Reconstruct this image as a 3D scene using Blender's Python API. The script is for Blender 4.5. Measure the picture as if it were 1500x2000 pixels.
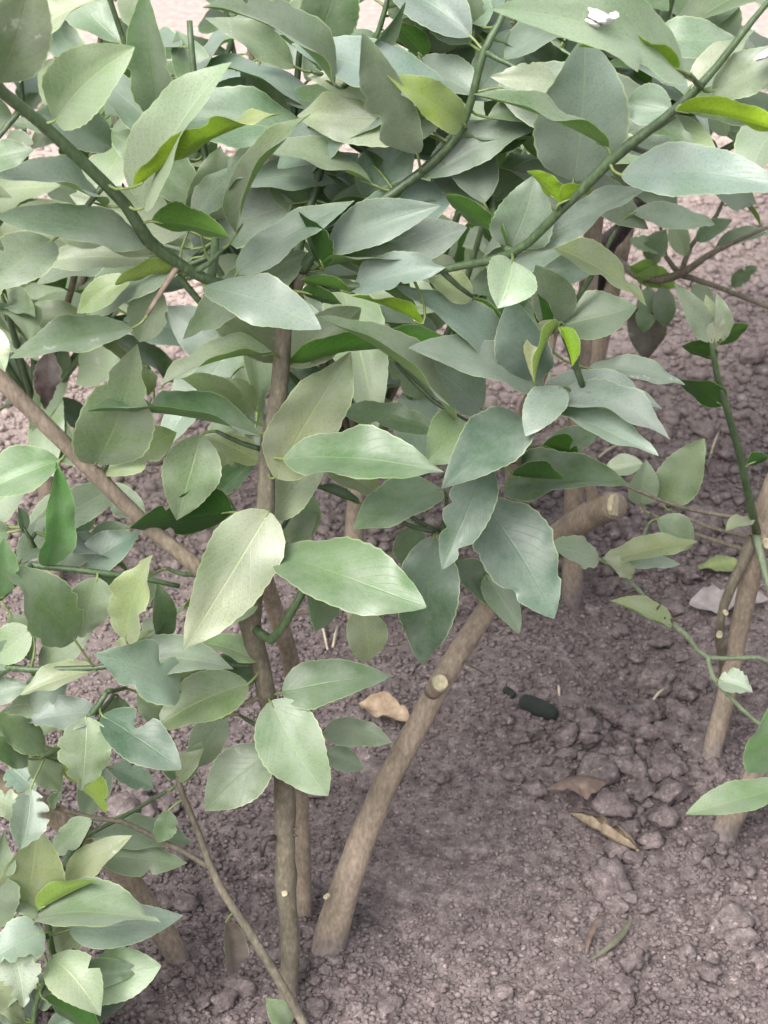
import bpy, bmesh, math, random
import numpy as np
from mathutils import Vector, Matrix, noise
random.seed(7)
R = math.radians
for o in list(bpy.data.objects): bpy.data.objects.remove(o)
sc = bpy.context.scene
C = sc.collection

# ------------------------------------------------------------------ camera, sky, sun, exposure
CAM = Vector((0, 0, 0.90)); PITCH = R(30); TANV = math.tan(R(15.5))
cd = bpy.data.cameras.new('camera'); cam = bpy.data.objects.new('camera', cd); C.objects.link(cam)
cam.location = CAM; cam.rotation_euler = (math.pi/2 - PITCH, 0, 0)
cd.sensor_fit = 'VERTICAL'; cd.sensor_height = 24; cd.lens = 12/TANV
cd.clip_start = 0.02; cd.clip_end = 500
cd.dof.use_dof = True; cd.dof.focus_distance = 1.03; cd.dof.aperture_fstop = 18.0
sc.camera = cam
SUN_EL, SUN_AZ = R(52), R(-150)            # azimuth from +Y towards +X
w = bpy.data.worlds.new('World'); sc.world = w; w.use_nodes = True
nt = w.node_tree; nt.nodes.clear()
sky = nt.nodes.new('ShaderNodeTexSky'); sky.sky_type = 'NISHITA'; sky.sun_disc = False
sky.sun_elevation = SUN_EL; sky.sun_rotation = SUN_AZ; sky.dust_density = 6.0; sky.air_density = 1.0
hs = nt.nodes.new('ShaderNodeHueSaturation'); hs.inputs['Saturation'].default_value = 0.30
bg = nt.nodes.new('ShaderNodeBackground'); bg.inputs['Strength'].default_value = 0.15
wo = nt.nodes.new('ShaderNodeOutputWorld')
nt.links.new(sky.outputs[0], hs.inputs['Color']); nt.links.new(hs.outputs[0], bg.inputs['Color'])
nt.links.new(bg.outputs[0], wo.inputs['Surface'])
sl = bpy.data.lights.new('sun', 'SUN'); sl.energy = 1.15; sl.angle = R(35); sl.color = (1, 0.98, 0.95)
sun = bpy.data.objects.new('sun', sl); C.objects.link(sun)
sd = Vector((math.sin(SUN_AZ)*math.cos(SUN_EL), math.cos(SUN_AZ)*math.cos(SUN_EL), math.sin(SUN_EL)))
sun.rotation_euler = sd.to_track_quat('Z', 'Y').to_euler()
sun.location = sd*5
sc.view_settings.view_transform = 'Standard'; sc.view_settings.look = 'None'
sc.view_settings.gamma = 1.0; sc.view_settings.exposure = 1.20
sc.cycles.max_bounces = 6; sc.cycles.diffuse_bounces = 3; sc.cycles.glossy_bounces = 2; sc.cycles.transmission_bounces = 4
sc.render.resolution_x = 768; sc.render.resolution_y = 1024

# ------------------------------------------------------------------ geometry of the place
FWD = Vector((0, math.cos(PITCH), -math.sin(PITCH))); UPV = Vector((0, math.sin(PITCH), math.cos(PITCH)))
RIGHT = Vector((1, 0, 0))
def ray(x, y): return FWD + RIGHT*((x-750)/1000*TANV) + UPV*((1000-y)/1000*TANV)
def P(x, y, Y):
    r = ray(x, y); return CAM + r*(Y/r.y)
def project(p):
    d = p - CAM; k = d.dot(FWD)
    return 750 + d.dot(RIGHT)/k/TANV*1000, 1000 - d.dot(UPV)/k/TANV*1000
def pxsize(p): return (p-CAM).dot(FWD)*TANV/1000

def fbm(x, y, s, seed): return noise.fractal(Vector((x*s+seed, y*s-seed, seed*0.37)), 0.6, 2.1, 5)
def flat_g(x, y):
    r = ray(x, y); t = -CAM.z/r.z; p = CAM + r*t; return p.x, p.y
# dips and mounds: (px, py, radius m, height m)
BUMPS = [(640, 1915, .030, .005), (566, 1985, .020, .008), (596, 1830, .022, .008), (358, 1905, .022, .005), (1384, 1500, .022, .005), (1405, 1675, .026, .005), (650, 1900, .085, .006), (900, 1420, .11, .014), (1080, 1330, .07, .012), (1290, 1345, .055, -.022), (1240, 1590, .06, .008),
         (330, 1900, .06, .003), (1400, 1700, .06, .003), (1390, 1500, .05, .003), (1200, 1180, .06, -.010), (200, 1750, .06, -.006)]
BUMPS = [(*flat_g(a, b), r, h) for a, b, r, h in BUMPS]
def zg(x, y):
    z = 0.0
    for bx, by, r, h in BUMPS:
        q = ((x-bx)**2 + (y-by)**2)/(r*r)
        if q < 9: z += h*math.exp(-q)
    fade = max(0.0, 1 - max(abs(x)-.9, y-2.2, .4-y, 0)/1.0)
    z += 0.010*noise.noise(Vector((x*5.1, y*5.1, 3.3)))
    if fade > 0:
        a = fbm(x, y, 22, 4.1); b = noise.noise(Vector((x*75, y*75, 1.7))); c = noise.noise(Vector((x*190, y*190, 5.2)))
        k = 0.5 + 0.5*noise.noise(Vector((x*4+9, y*4, 2)))
        d = noise.noise(Vector((x*120+3, y*120, 8.8)))
        k *= 1 - .55*math.exp(-(((x-.03)/.10)**2 + ((y-1.06)/.13)**2))
        z += fade*(0.0036*a + 0.0030*k*b + 0.0018*max(d, -.1)*(.35+k) + 0.0014*c)
    return z
def G(x, y):
    r = ray(x, y); t = -CAM.z/r.z
    for _ in range(6):
        p = CAM + r*t; t = (zg(p.x, p.y)-CAM.z)/r.z
    return CAM + r*t

# ------------------------------------------------------------------ materials
def newmat(name):
    m = bpy.data.materials.new(name); m.use_nodes = True; n = m.node_tree; n.nodes.clear()
    out = n.nodes.new('ShaderNodeOutputMaterial'); b = n.nodes.new('ShaderNodeBsdfPrincipled')
    n.links.new(b.outputs[0], out.inputs['Surface'])
    return m, n, b, out
def N(n, t, **kw):
    x = n.nodes.new('ShaderNode'+t)
    for k, v in kw.items():
        if k in x.inputs: x.inputs[k].default_value = v
        else: setattr(x, k, v)
    return x
def noise_node(n, scale, detail=3, coord='Object', rough=.55):
    tc = n.nodes.new('ShaderNodeNewGeometry'); t = N(n, 'TexNoise', Scale=scale, Detail=detail, Roughness=rough)
    n.links.new(tc.outputs['Position'], t.inputs['Vector']); return t
def ramp(n, src, stops):
    r = n.nodes.new('ShaderNodeValToRGB'); n.links.new(src, r.inputs['Fac'])
    e = r.color_ramp.elements
    while len(e) < len(stops): e.new(.5)
    for el, (p, c) in zip(e, stops): el.position = p; el.color = (*c, 1) if len(c) == 3 else c
    return r
def mix(n, a, b, fac, mode='MIX'):
    m = n.nodes.new('ShaderNodeMix'); m.data_type = 'RGBA'; m.blend_type = mode
    for s, v in ((m.inputs[6], a), (m.inputs[7], b), (m.inputs[0], fac)):
        if hasattr(v, 'links') or hasattr(v, 'is_linked'): n.links.new(v, s)
        elif isinstance(v, tuple): s.default_value = (*v, 1)
        else: s.default_value = v
    return m.outputs[2]
def math_(n, op, a, b=None, c=None):
    m = n.nodes.new('ShaderNodeMath'); m.operation = op
    for i, v in enumerate((a, b, c)):
        if v is None: continue
        if isinstance(v, (int, float)): m.inputs[i].default_value = v
        else: n.links.new(v, m.inputs[i])
    return m.outputs[0]

def leaf_material(name, under):
    m, n, b, out = newmat(name)
    oi = n.nodes.new('ShaderNodeObjectInfo'); uv = n.nodes.new('ShaderNodeTexCoord')
    sep = n.nodes.new('ShaderNodeSeparateXYZ'); n.links.new(uv.outputs['UV'], sep.inputs[0])
    U, Vv = sep.outputs[0], sep.outputs[1]
    av = math_(n, 'ABSOLUTE', math_(n, 'SUBTRACT', Vv, .5))           # 0 midrib .. .5 edge
    mid = ramp(n, av, [(0.0, (1, 1, 1)), (0.010, (.7, .7, .7)), (0.022, (0, 0, 0))]).outputs[0]
    vein = math_(n, 'SINE', math_(n, 'MULTIPLY', math_(n, 'SUBTRACT', U, math_(n, 'MULTIPLY', av, .75)), 62.0))
    vein = ramp(n, vein, [(0.93, (0, 0, 0)), (1.0, (1, 1, 1))]).outputs[0]
    col = oi.outputs['Color']
    blot = noise_node(n, 15, 2); stip = noise_node(n, 950, 2, rough=.7)
    base = mix(n, col, (.88, 1.12, .50) if under else (1.0, 1.0, 1.0), 1.0, 'MULTIPLY')
    bl = ramp(n, blot.outputs[0], [(.32, (.62, .80, .52)), (.52, (1, 1, 1)), (.72, (1.16, 1.10, 1.10))]).outputs[0]
    base = mix(n, base, bl, 1.0, 'MULTIPLY')
    st = ramp(n, stip.outputs[0], [(.34, (.66, .70, .62)), (.46, (1, 1, 1)), (.66, (1.10, 1.09, 1.08))]).outputs[0]
    base = mix(n, base, st, .75, 'MULTIPLY')
    if not under:                                                    # dust film, dried spray
        dust = noise_node(n, 24, 5, rough=.7); df = ramp(n, dust.outputs[0], [(.38, (.02, .02, .02)), (.64, (.42, .42, .42))]).outputs[0]
        base = mix(n, base, (.38, .39, .37), df)
        sf = ramp(n, dust.outputs[0], [(.665, (0, 0, 0)), (.70, (.42, .42, .42))]).outputs[0]
        base = mix(n, base, (.70, .70, .70), sf)
    base = mix(n, base, mix(n, col, (1.35, 1.4, 1.05), 1.0, 'MULTIPLY'), math_(n, 'MULTIPLY', mid, .45))
    base = mix(n, base, mix(n, col, (1.18, 1.2, 1.05), 1.0, 'MULTIPLY'), math_(n, 'MULTIPLY', vein, .50))
    edge = ramp(n, av, [(.475, (0, 0, 0)), (.497, (1, 1, 1))]).outputs[0]
    base = mix(n, base, (.50, .56, .34), math_(n, 'MULTIPLY', edge, .55))
    n.links.new(base, b.inputs['Base Color'])
    b.inputs['Roughness'].default_value = .55 if under else .42
    b.inputs['Specular IOR Level'].default_value = .40 if under else .75
    b.inputs['Sheen Weight'].default_value = .10 if under else .22; b.inputs['Sheen Roughness'].default_value = .45
    bump = N(n, 'Bump', Strength=.35, Distance=.0006)
    h = math_(n, 'ADD', math_(n, 'MULTIPLY', mid, -.8 if not under else 1.0), math_(n, 'MULTIPLY', vein, -.35))
    n.links.new(h, bump.inputs['Height']); n.links.new(bump.outputs[0], b.inputs['Normal'])
    tr = n.nodes.new('ShaderNodeBsdfTranslucent')
    tcol = mix(n, base, (1.55, 1.85, .62), 1.0, 'MULTIPLY'); n.links.new(tcol, tr.inputs['Color'])
    ms = n.nodes.new('ShaderNodeMixShader'); ms.inputs[0].default_value = .36
    n.links.new(b.outputs[0], ms.inputs[1]); n.links.new(tr.outputs[0], ms.inputs[2]); n.links.new(ms.outputs[0], out.inputs['Surface'])
    return m
M_TOP = leaf_material('leaf_upper_face', False); M_UND = leaf_material('leaf_underside', True)

def stem_material(name, c1, c2, c3, rough=.75):
    m, n, b, out = newmat(name)
    tc = n.nodes.new('ShaderNodeTexCoord'); mp = n.nodes.new('ShaderNodeMapping'); mp.inputs['Scale'].default_value = (1, 1, .42)
    n.links.new(tc.outputs['Object'], mp.inputs[0])
    a = N(n, 'TexNoise', Scale=420.0, Detail=4.0, Roughness=.6); n.links.new(mp.outputs[0], a.inputs[0])
    big = noise_node(n, 38, 4)
    col = mix(n, ramp(n, a.outputs[0], [(.3, c1), (.55, c2), (.75, c3)]).outputs[0], ramp(n, big.outputs[0], [(.32, (.66, .68, .66)), (.6, (1.1, 1.1, 1.1))]).outputs[0], .85, 'MULTIPLY')
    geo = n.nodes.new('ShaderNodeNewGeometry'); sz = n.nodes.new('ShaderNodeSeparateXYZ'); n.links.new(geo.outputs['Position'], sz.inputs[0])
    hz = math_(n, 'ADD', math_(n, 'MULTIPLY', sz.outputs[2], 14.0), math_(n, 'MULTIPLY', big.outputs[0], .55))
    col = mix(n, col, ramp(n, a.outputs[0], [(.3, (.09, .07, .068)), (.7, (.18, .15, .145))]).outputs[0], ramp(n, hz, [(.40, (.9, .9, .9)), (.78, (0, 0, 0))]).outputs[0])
    n.links.new(col, b.inputs['Base Color']); b.inputs['Roughness'].default_value = rough
    bp = N(n, 'Bump', Strength=.6, Distance=.0008); n.links.new(a.outputs[0], bp.inputs['Height']); n.links.new(bp.outputs[0], b.inputs['Normal'])
    return m
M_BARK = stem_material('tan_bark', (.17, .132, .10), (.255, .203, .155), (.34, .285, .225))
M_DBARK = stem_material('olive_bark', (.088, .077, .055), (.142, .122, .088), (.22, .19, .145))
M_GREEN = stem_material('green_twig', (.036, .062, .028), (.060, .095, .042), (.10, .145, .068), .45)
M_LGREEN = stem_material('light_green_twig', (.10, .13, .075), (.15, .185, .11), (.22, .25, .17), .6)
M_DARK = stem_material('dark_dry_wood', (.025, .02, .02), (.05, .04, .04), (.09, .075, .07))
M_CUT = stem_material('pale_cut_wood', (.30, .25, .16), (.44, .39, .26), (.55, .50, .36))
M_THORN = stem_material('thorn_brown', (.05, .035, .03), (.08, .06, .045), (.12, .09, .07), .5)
M_PET = stem_material('petiole_green', (.11, .15, .05), (.16, .21, .07), (.22, .27, .10), .5)

def soil_material(name, clod=False):
    m, n, b, out = newmat(name)
    geo = n.nodes.new('ShaderNodeNewGeometry'); pos = geo.outputs['Position']
    def nz(s, d=4, r=.6):
        t = N(n, 'TexNoise', Scale=s, Detail=d, Roughness=r); n.links.new(pos, t.inputs['Vector']); return t.outputs[0]
    f1 = nz(9, 4); f2 = nz(95, 4); f3 = nz(700, 3)
    a = ramp(n, f2, [(.28, (.082, .068, .069)), (.5, (.138, .116, .117)), (.72, (.202, .173, .173))]).outputs[0]
    a = mix(n, a, ramp(n, f1, [(.3, (.80, .78, .78)), (.7, (1.16, 1.13, 1.10))]).outputs[0], 1.0, 'MULTIPLY')
    a = mix(n, a, ramp(n, f3, [(.3, (.74, .74, .74)), (.5, (1, 1, 1)), (.70, (1.30, 1.28, 1.26))]).outputs[0], .85, 'MULTIPLY')
    vo = N(n, 'TexVoronoi', Scale=430.0); n.links.new(pos, vo.inputs['Vector'])
    vs_ = n.nodes.new('ShaderNodeSeparateColor'); n.links.new(vo.outputs['Color'], vs_.inputs[0])
    a = mix(n, a, ramp(n, vs_.outputs[0], [(.0, (.75, .75, .75)), (.5, (1, 1, 1)), (.94, (1.18, 1.17, 1.16)), (.98, (1.7, 1.66, 1.6))]).outputs[0], .8, 'MULTIPLY')
    # dry untilled soil beyond the planted row, its sunlit paleness painted into the colour
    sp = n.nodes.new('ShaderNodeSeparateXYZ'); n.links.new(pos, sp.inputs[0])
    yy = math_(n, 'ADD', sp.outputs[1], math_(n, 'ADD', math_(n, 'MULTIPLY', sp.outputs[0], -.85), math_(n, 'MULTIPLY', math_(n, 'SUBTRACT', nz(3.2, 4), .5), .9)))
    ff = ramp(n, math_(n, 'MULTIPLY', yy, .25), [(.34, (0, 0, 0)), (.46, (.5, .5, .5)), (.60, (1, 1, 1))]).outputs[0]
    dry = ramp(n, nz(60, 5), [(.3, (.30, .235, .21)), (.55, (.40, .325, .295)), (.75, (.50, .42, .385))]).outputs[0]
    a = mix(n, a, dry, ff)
    n.links.new(a, b.inputs['Base Color']); b.inputs['Roughness'].default_value = .95; b.inputs['Specular IOR Level'].default_value = .15
    bp = N(n, 'Bump', Strength=.8, Distance=.0018); h = nz(300, 4, .65)
    n.links.new(h, bp.inputs['Height']); n.links.new(bp.outputs[0], b.inputs['Normal'])
    return m
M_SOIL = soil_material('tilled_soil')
def plain(name, stops, scale=120, rough=.8):
    m, n, b, out = newmat(name); t = noise_node(n, scale, 5)
    n.links.new(ramp(n, t.outputs[0], stops).outputs[0], b.inputs['Base Color']); b.inputs['Roughness'].default_value = rough
    bp = N(n, 'Bump', Strength=.5, Distance=.001); n.links.new(t.outputs[0], bp.inputs['Height']); n.links.new(bp.outputs[0], b.inputs['Normal'])
    return m
M_TAN = plain('dry_tan_leaf', [(.3, (.20, .14, .09)), (.55, (.32, .24, .165)), (.75, (.42, .34, .26))])
M_BROWN = plain('dry_brown_leaf', [(.3, (.07, .045, .036)), (.55, (.12, .085, .068)), (.75, (.18, .135, .112))])
M_GREY = plain('faded_grey_leaf', [(.3, (.17, .145, .14)), (.6, (.24, .21, .205)), (.8, (.32, .29, .28))])
M_BLACK = plain('black_charred', [(.3, (.006, .009, .007)), (.7, (.018, .024, .018))], 90, .9)
M_STRAW = plain('pale_straw', [(.3, (.30, .25, .19)), (.7, (.46, .40, .31))])

# ------------------------------------------------------------------ mesh helpers
def link(name, me, parent=None, loc=(0, 0, 0)):
    o = bpy.data.objects.new(name, me); C.objects.link(o); o.location = loc
    if parent is not None: o.parent = parent
    return o
def tag(o, label=None, cat=None, group=None, kind=None):
    for k, v in (('label', label), ('category', cat), ('group', group), ('kind', kind)):
        if v: o[k] = v
    return o
def smooth_line(pts, rad, step=.012):
    out, rr = [], []
    n = len(pts)
    for i in range(n-1):
        p0, p1, p2, p3 = pts[max(i-1, 0)], pts[i], pts[i+1], pts[min(i+2, n-1)]
        k = max(2, min(14, int((p2-p1).length/step)))
        for j in range(k):
            t = j/k
            out.append(.5*((2*p1) + (p2-p0)*t + (2*p0-5*p1+4*p2-p3)*t*t + (3*p1-p0-3*p2+p3)*t**3))
            rr.append(rad[i] + (rad[i+1]-rad[i])*t)
    out.append(pts[-1].copy()); rr.append(rad[-1])
    return out, rr
def tube_data(pts, rad, sides=10, knob=0.0, seed=0, cap=True):
    vs, fs = [], []; up = Vector((.13, .9, .41)).normalized(); prev = None
    for i, (p, r) in enumerate(zip(pts, rad)):
        t = (pts[min(i+1, len(pts)-1)] - pts[max(i-1, 0)]).normalized()
        if prev is None:
            a = t.cross(up)
            if a.length < .1: a = t.cross(Vector((1, 0, 0)))
            a.normalize()
        else: a = (prev - t*prev.dot(t)).normalized()
        prev = a; b = t.cross(a)
        for s in range(sides):
            th = 2*math.pi*s/sides; d = a*math.cos(th) + b*math.sin(th); q = r
            if knob: q *= 1 + knob*noise.noise(p*38 + d*.5 + Vector((seed, 0, 0))) + knob*.6*noise.noise(p*110 + d*1.2)
            vs.append(p + d*q)
    n = len(pts)
    for i in range(n-1):
        for s in range(sides):
            a0 = i*sides+s; a1 = i*sides+(s+1) % sides
            fs.append((a0, a1, a1+sides, a0+sides))
    if cap: fs.append(tuple(range(sides-1, -1, -1))); fs.append(tuple(range((n-1)*sides, n*sides)))
    return vs, fs
def mesh(name, vs, fs, mats, mi=None, smooth=True, uv=None):
    me = bpy.data.meshes.new(name); me.from_pydata([tuple(v) for v in vs], [], fs)
    for m in mats: me.materials.append(m)
    if mi: me.polygons.foreach_set('material_index', mi)
    if smooth: me.polygons.foreach_set('use_smooth', [True]*len(fs))
    if uv is not None:
        l = me.uv_layers.new(name='UVMap'); vi = np.empty(len(me.loops), dtype=np.int32); me.loops.foreach_get('vertex_index', vi)
        l.data.foreach_set('uv', np.asarray(uv, dtype=np.float32)[vi].ravel())
    me.update(); return me

NU, NV = 24, 6
def leaf_mesh(base, tip, W, nrm, fold=14, arch=.05, sick=0., twist=0., wavy=.02, bites=(), ragged=0., curl=0., petiole=None, pr=.00075, seed=0):
    """a leaf: upper face + underside, crenate margin, V fold; verts relative to base"""
    A = tip-base; L = A.length; A.normalize(); n0 = (nrm - A*nrm.dot(A)).normalized(); s0 = A.cross(n0)
    rnd = random.Random(seed); eb = rnd.uniform(.54, .78); et = rnd.uniform(.80, 1.06); tm = eb/(eb+et); hmax = tm**eb*(1-tm)**et
    if not bites and rnd.random() < .22: bites = tuple((rnd.choice((-1, 1)), rnd.uniform(.3, .95), rnd.uniform(.025, .06), rnd.uniform(.25, .6)) for _ in range(rnd.randint(1, 3)))
    if not ragged and rnd.random() < .10: ragged = rnd.uniform(.15, .4)
    ph = rnd.uniform(0, 6.28); ph2 = rnd.uniform(0, 6.28)
    vs, uv, fs, mi = [], [], [], []
    tops = []
    for side in (0, 1):
        off = -.00022 if side else 0.
        for i in range(NU+1):
            t = i/NU; tt = min(max(t, .004), .996)
            h = (tt**eb)*((1-tt)**et)/hmax*W/2
            tooth = 1 + (.022 if i % 2 else -.012)
            c = A*(L*t) + n0*(arch*L*4*t*(1-t)) + s0*(sick*L*4*t*(1-t))
            dn = arch*4*(1-2*t); nn = (n0 - A*dn).normalized()
            tw = twist*(t-.4); s = s0*math.cos(tw) + nn*math.sin(tw); nl = nn*math.cos(tw) - s0*math.sin(tw)
            for j in range(NV+1):
                v = -1 + 2*j/NV; av = abs(v); hh = h*(tooth if av > .99 else 1)
                if ragged and av > .6: hh *= 1 - ragged*max(0, noise.noise(Vector((t*9+seed, v*2, seed*.7))))*1.6
                for (bs, bt, bw, bd) in bites:
                    if bs*v > 0: hh *= 1 - bd*math.exp(-((t-bt)/bw)**2)
                fa = R(fold); x = hh*v
                if curl:
                    ang = curl*av; rad = hh/max(abs(curl), .01)
                    x = math.copysign(rad*math.sin(abs(ang)), v); z = math.copysign(rad*(1-math.cos(ang)), curl)
                else:
                    z = 0
                x2 = x*math.cos(fa); z += abs(x)*math.sin(fa)*(1-.25*av)
                z += wavy*L*av*av*(math.sin(t*9.5+ph+v) + .5*math.sin(t*19+ph2-v*2))*min(1, 6*t*(1-t))
                vs.append(c + s*x2 + nl*(z+off*(1-.6*av**4))); uv.append((t, (v+1)/2))
    m = (NU+1)*(NV+1)
    for side in (0, 1):
        for i in range(NU):
            for j in range(NV):
                a = side*m + i*(NV+1)+j; b, c, d = a+1, a+NV+2, a+NV+1
                for q in ((a, b, c), (a, c, d)) if j < NV//2 else ((a, b, d), (b, c, d)):
                    fs.append(q if side == 0 else q[::-1]); mi.append(side)
    # ensure upper-face normals point along nrm
    v0, v1, v3 = (vs[q] for q in fs[NU*NV])
    if (v1-v0).cross(v3-v0).dot(n0) < 0: fs = [f[::-1] for f in fs]
    if petiole is not None:
        q0 = petiole - base; k = A*.006
        line, rr = smooth_line([q0, q0*.5 - A*.15*q0.length + Vector((0, 0, -.06*q0.length)), Vector((0, 0, 0)), k], [pr*1.25, pr, pr, pr*.6], .004)
        tv, tf = tube_data(line, rr, 6); o = len(vs)
        vs += tv; uv += [(0, 0)]*len(tv); fs += [tuple(i+o for i in f) for f in tf]; mi += [2]*len(tf)
    return mesh('leaf', vs, fs, [M_TOP, M_UND, M_PET], mi, True, uv)

COL = {'g': (.180, .245, .140), 'p': (.300, .350, .245), 'b': (.200, .265, .215), 'd': (.050, .105, .035), 'y': (.265, .300, .145),
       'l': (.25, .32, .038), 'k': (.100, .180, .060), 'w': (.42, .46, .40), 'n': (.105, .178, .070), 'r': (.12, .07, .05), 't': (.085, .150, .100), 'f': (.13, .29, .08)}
class Tree:
    def __init__(s, name, label, base, group=None):
        s.root = bpy.data.objects.new(name, None); C.objects.link(s.root); s.root.location = base; s.root.empty_display_size = .02
        tag(s.root, label, 'tree', group); s.o = Vector(base); s.samples = []; s.n = 0
    def stem(s, pts, rads, mat, name='branch', knob=.10, sides=10, sample=True):
        """pts: (px, py, Y) or Vector, radii in metres"""
        pts = [p if isinstance(p, Vector) else P(*p) for p in pts]
        line, rr = smooth_line(pts, rads); s.n += 1
        vs, fs = tube_data(line, rr, sides, knob, s.n)
        o = link(name, mesh(name, [v-line[0] for v in vs], fs, [mat]), s.root, line[0]-s.o)
        if sample: s.samples += [(p, r) for p, r in zip(line, rr)]
        return o
    def near3(s, p):
        return min(s.samples, key=lambda q: (q[0]-p).length_squared - q[1]**2)
    def nearpx(s, x, y):
        best = None
        for q, r in s.samples:
            a, b = project(q); d = math.hypot(a-x, b-y)
            if best is None or d < best[0]: best = (d, q, r)
        return best
    def place(s, base, tip, W, nrm, col, seed, kw):
        q, r = s.near3(base); d = (q-base).length; att = base + (q-base)*max(0, (d - r*.4)/max(d, 1e-6))
        pet = att
        if d > .030:                                     # a twig of its own carries the leaf
            k = att + (base-att)*(1-.014/d) ; A = (tip-base).normalized()
            end = base - A*.004 + (att-base).normalized()*.008
            mid = (att+end)*.5 + Vector((0, 0, -.04*d)) + Vector((random.uniform(-1, 1), random.uniform(-1, 1), 0))*.04*d
            tw = kw.pop('twig', M_GREEN)
            s.stem([att, mid, end], [.0017, .0014, .0011], tw, 'twig', .05, 7, False); pet = end
        else: kw.pop('twig', None)
        c = Vector(COL[col]) if isinstance(col, str) else Vector(col)
        rnd = random.Random(seed*13+1); f = rnd.uniform(.86, 1.16); c = Vector((c.x*f*rnd.uniform(.93, 1.07), c.y*f, c.z*f*rnd.uniform(.9, 1.1)))
        o = link('leaf', leaf_mesh(base, tip, W, nrm, petiole=pet, seed=seed, **kw), s.root, base-s.o)
        o.color = (c.x, c.y, c.z, 1)
        return o
    def leaf(s, bx, by, tx, ty, W, f=35, Y=0, dY=0, col='g', **kw):
        s.n += 1; seed = s.n + int(bx)
        rnd = random.Random(seed)
        if not Y:
            d, q, r = s.nearpx(bx, by); Y = q.y - r*.5*random.choice((-1, 1))*.5
        base = P(bx, by, Y); tip = P(tx, ty, Y+dY)
        A = (tip-base).normalized(); V = (CAM-(base+tip)*.5).normalized(); Vp = (V - A*V.dot(A)).normalized(); S = A.cross(Vp)
        du = S.dot(UPV); dr = S.dot(RIGHT)
        if (abs(du) > .35 and du < 0) or (abs(du) <= .35 and dr < 0): S = -S
        nrm = Vp*math.cos(R(f)) + S*math.sin(R(f))
        kw['fold'] = kw['fold']*1.25+4 if 'fold' in kw and kw['fold'] < 25 else kw.get('fold', rnd.uniform(14, 32)); kw.setdefault('arch', rnd.uniform(.03, .10)*(1 if abs(f) < 80 else .6)); kw.setdefault('twist', rnd.uniform(-.75, .75)); kw.setdefault('wavy', rnd.uniform(.012, .034)); kw.setdefault('sick', rnd.uniform(-.035, .035))
        L = (tip-base).length
        fo = kw['fold']; cf = max(.5*(abs(math.cos(R(f-fo))) + abs(math.cos(R(f+fo)))), .22)
        Wm = min(1.04*W*pxsize(base)/cf, .66*max(L, .05))
        return s.place(base, tip, Wm, nrm, col, seed, kw)
    def grow(s, p, d, L, col, **kw):
        """a leaf growing from a point of a stem in direction d, upper face to the sky"""
        s.n += 1; rnd = random.Random(s.n*7+3); d = d.normalized()
        base = p + d*rnd.uniform(.010, .016); tip = base + d*L + Vector((0, 0, -L*rnd.uniform(.05, .4)))
        nr = Vector((rnd.uniform(-.9, .9), rnd.uniform(-1.3, .15), .85))
        o = s.place(base, tip, L*rnd.uniform(.36, .50), nr, col, s.n, dict(fold=rnd.uniform(8, 36), arch=rnd.uniform(.02, .14), twist=rnd.uniform(-1.0, 1.0), sick=rnd.uniform(-.05, .05), wavy=rnd.uniform(.012, .035), **kw))
        return o
    def thorn(s, bx, by, tx, ty, Y, dY=0, r=.0011):
        b = P(bx, by, Y); t = P(tx, ty, Y+dY)
        vs, fs = tube_data([b, b*.6+t*.4, t], [r, r*.6, r*.12], 6)
        link('thorn', mesh('thorn', [v-b for v in vs], fs, [M_THORN]), s.root, b-s.o)
    def cut(s, x, y, Y, r, nrm, name='cut_end'):
        p = P(x, y, Y); n = Vector(nrm).normalized(); line = [p-n*.004, p]
        vs, fs = tube_data(line, [r*.85, r*.82], 12, .16, x)
        link(name, mesh(name, [v-p for v in vs], fs, [M_CUT], smooth=False), s.root, p-s.o)

# ------------------------------------------------------------------ the ground
def axis(a, b, step, lo, hi, g=1.22):
    m = list(np.arange(a, b+step*.5, step)); d = step; l = [a]; h = [m[-1]]
    while l[-1] > lo: d *= g; l.append(l[-1]-d)
    d = step
    while h[-1] < hi: d *= g; h.append(h[-1]+d)
    return np.array(l[1:][::-1] + m + h[1:])
xs = axis(-.42, .42, .0033, -150, 150); 
ys = np.concatenate([axis(.80, 1.35, .0033, -60, 1.35)[:-1], axis(1.35, 2.4, .0085, 1.35, 260)])
ys = np.unique(np.round(ys, 5))
vs = [(x, y, zg(x, y)) for y in ys for x in xs]; nx = len(xs)
fs = [(j*nx+i, j*nx+i+1, (j+1)*nx+i+1, (j+1)*nx+i) for j in range(len(ys)-1) for i in range(nx-1)]
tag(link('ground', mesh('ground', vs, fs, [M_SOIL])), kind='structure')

# ------------------------------------------------------------------ the big lemon tree with three stems
T = Tree('lemon_tree', 'large leafy young lemon tree with three tan stems rising from a soil mound', G(590, 1880), 'lemon trees on the plot')
T.stem([G(566, 2012)+Vector((0, 0, -.02)), (563, 1950, .893), (566, 1850, .90), (560, 1740, .90), (556, 1620, .90), (553, 1500, .90), (528, 1390, .895), (510, 1300, .89), (488, 1210, .885), (503, 1130, .885), (518, 1000, .885), (524, 880, .89), (545, 770, .895), (553, 650, .90), (566, 590, .90), (585, 530, .90)],
       [.0066, .0064, .0063, .0066, .0066, .0060, .0056, .0054, .0060, .0052, .0050, .0050, .0049, .0047, .0046, .0046], M_DBARK, 'trunk', .20)
T.stem([G(596, 1840)+Vector((0, 0, -.02)), (593, 1800, .972), (590, 1680, .975), (585, 1540, .975), (582, 1420, .965), (570, 1300, .95), (540, 1200, .93), (515, 1120, .91), (512, 1060, .89)],
       [.0075, .0068, .0062, .0058, .0056, .0054, .0055, .005, .0040], M_BARK, 'trunk', .10)
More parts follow.
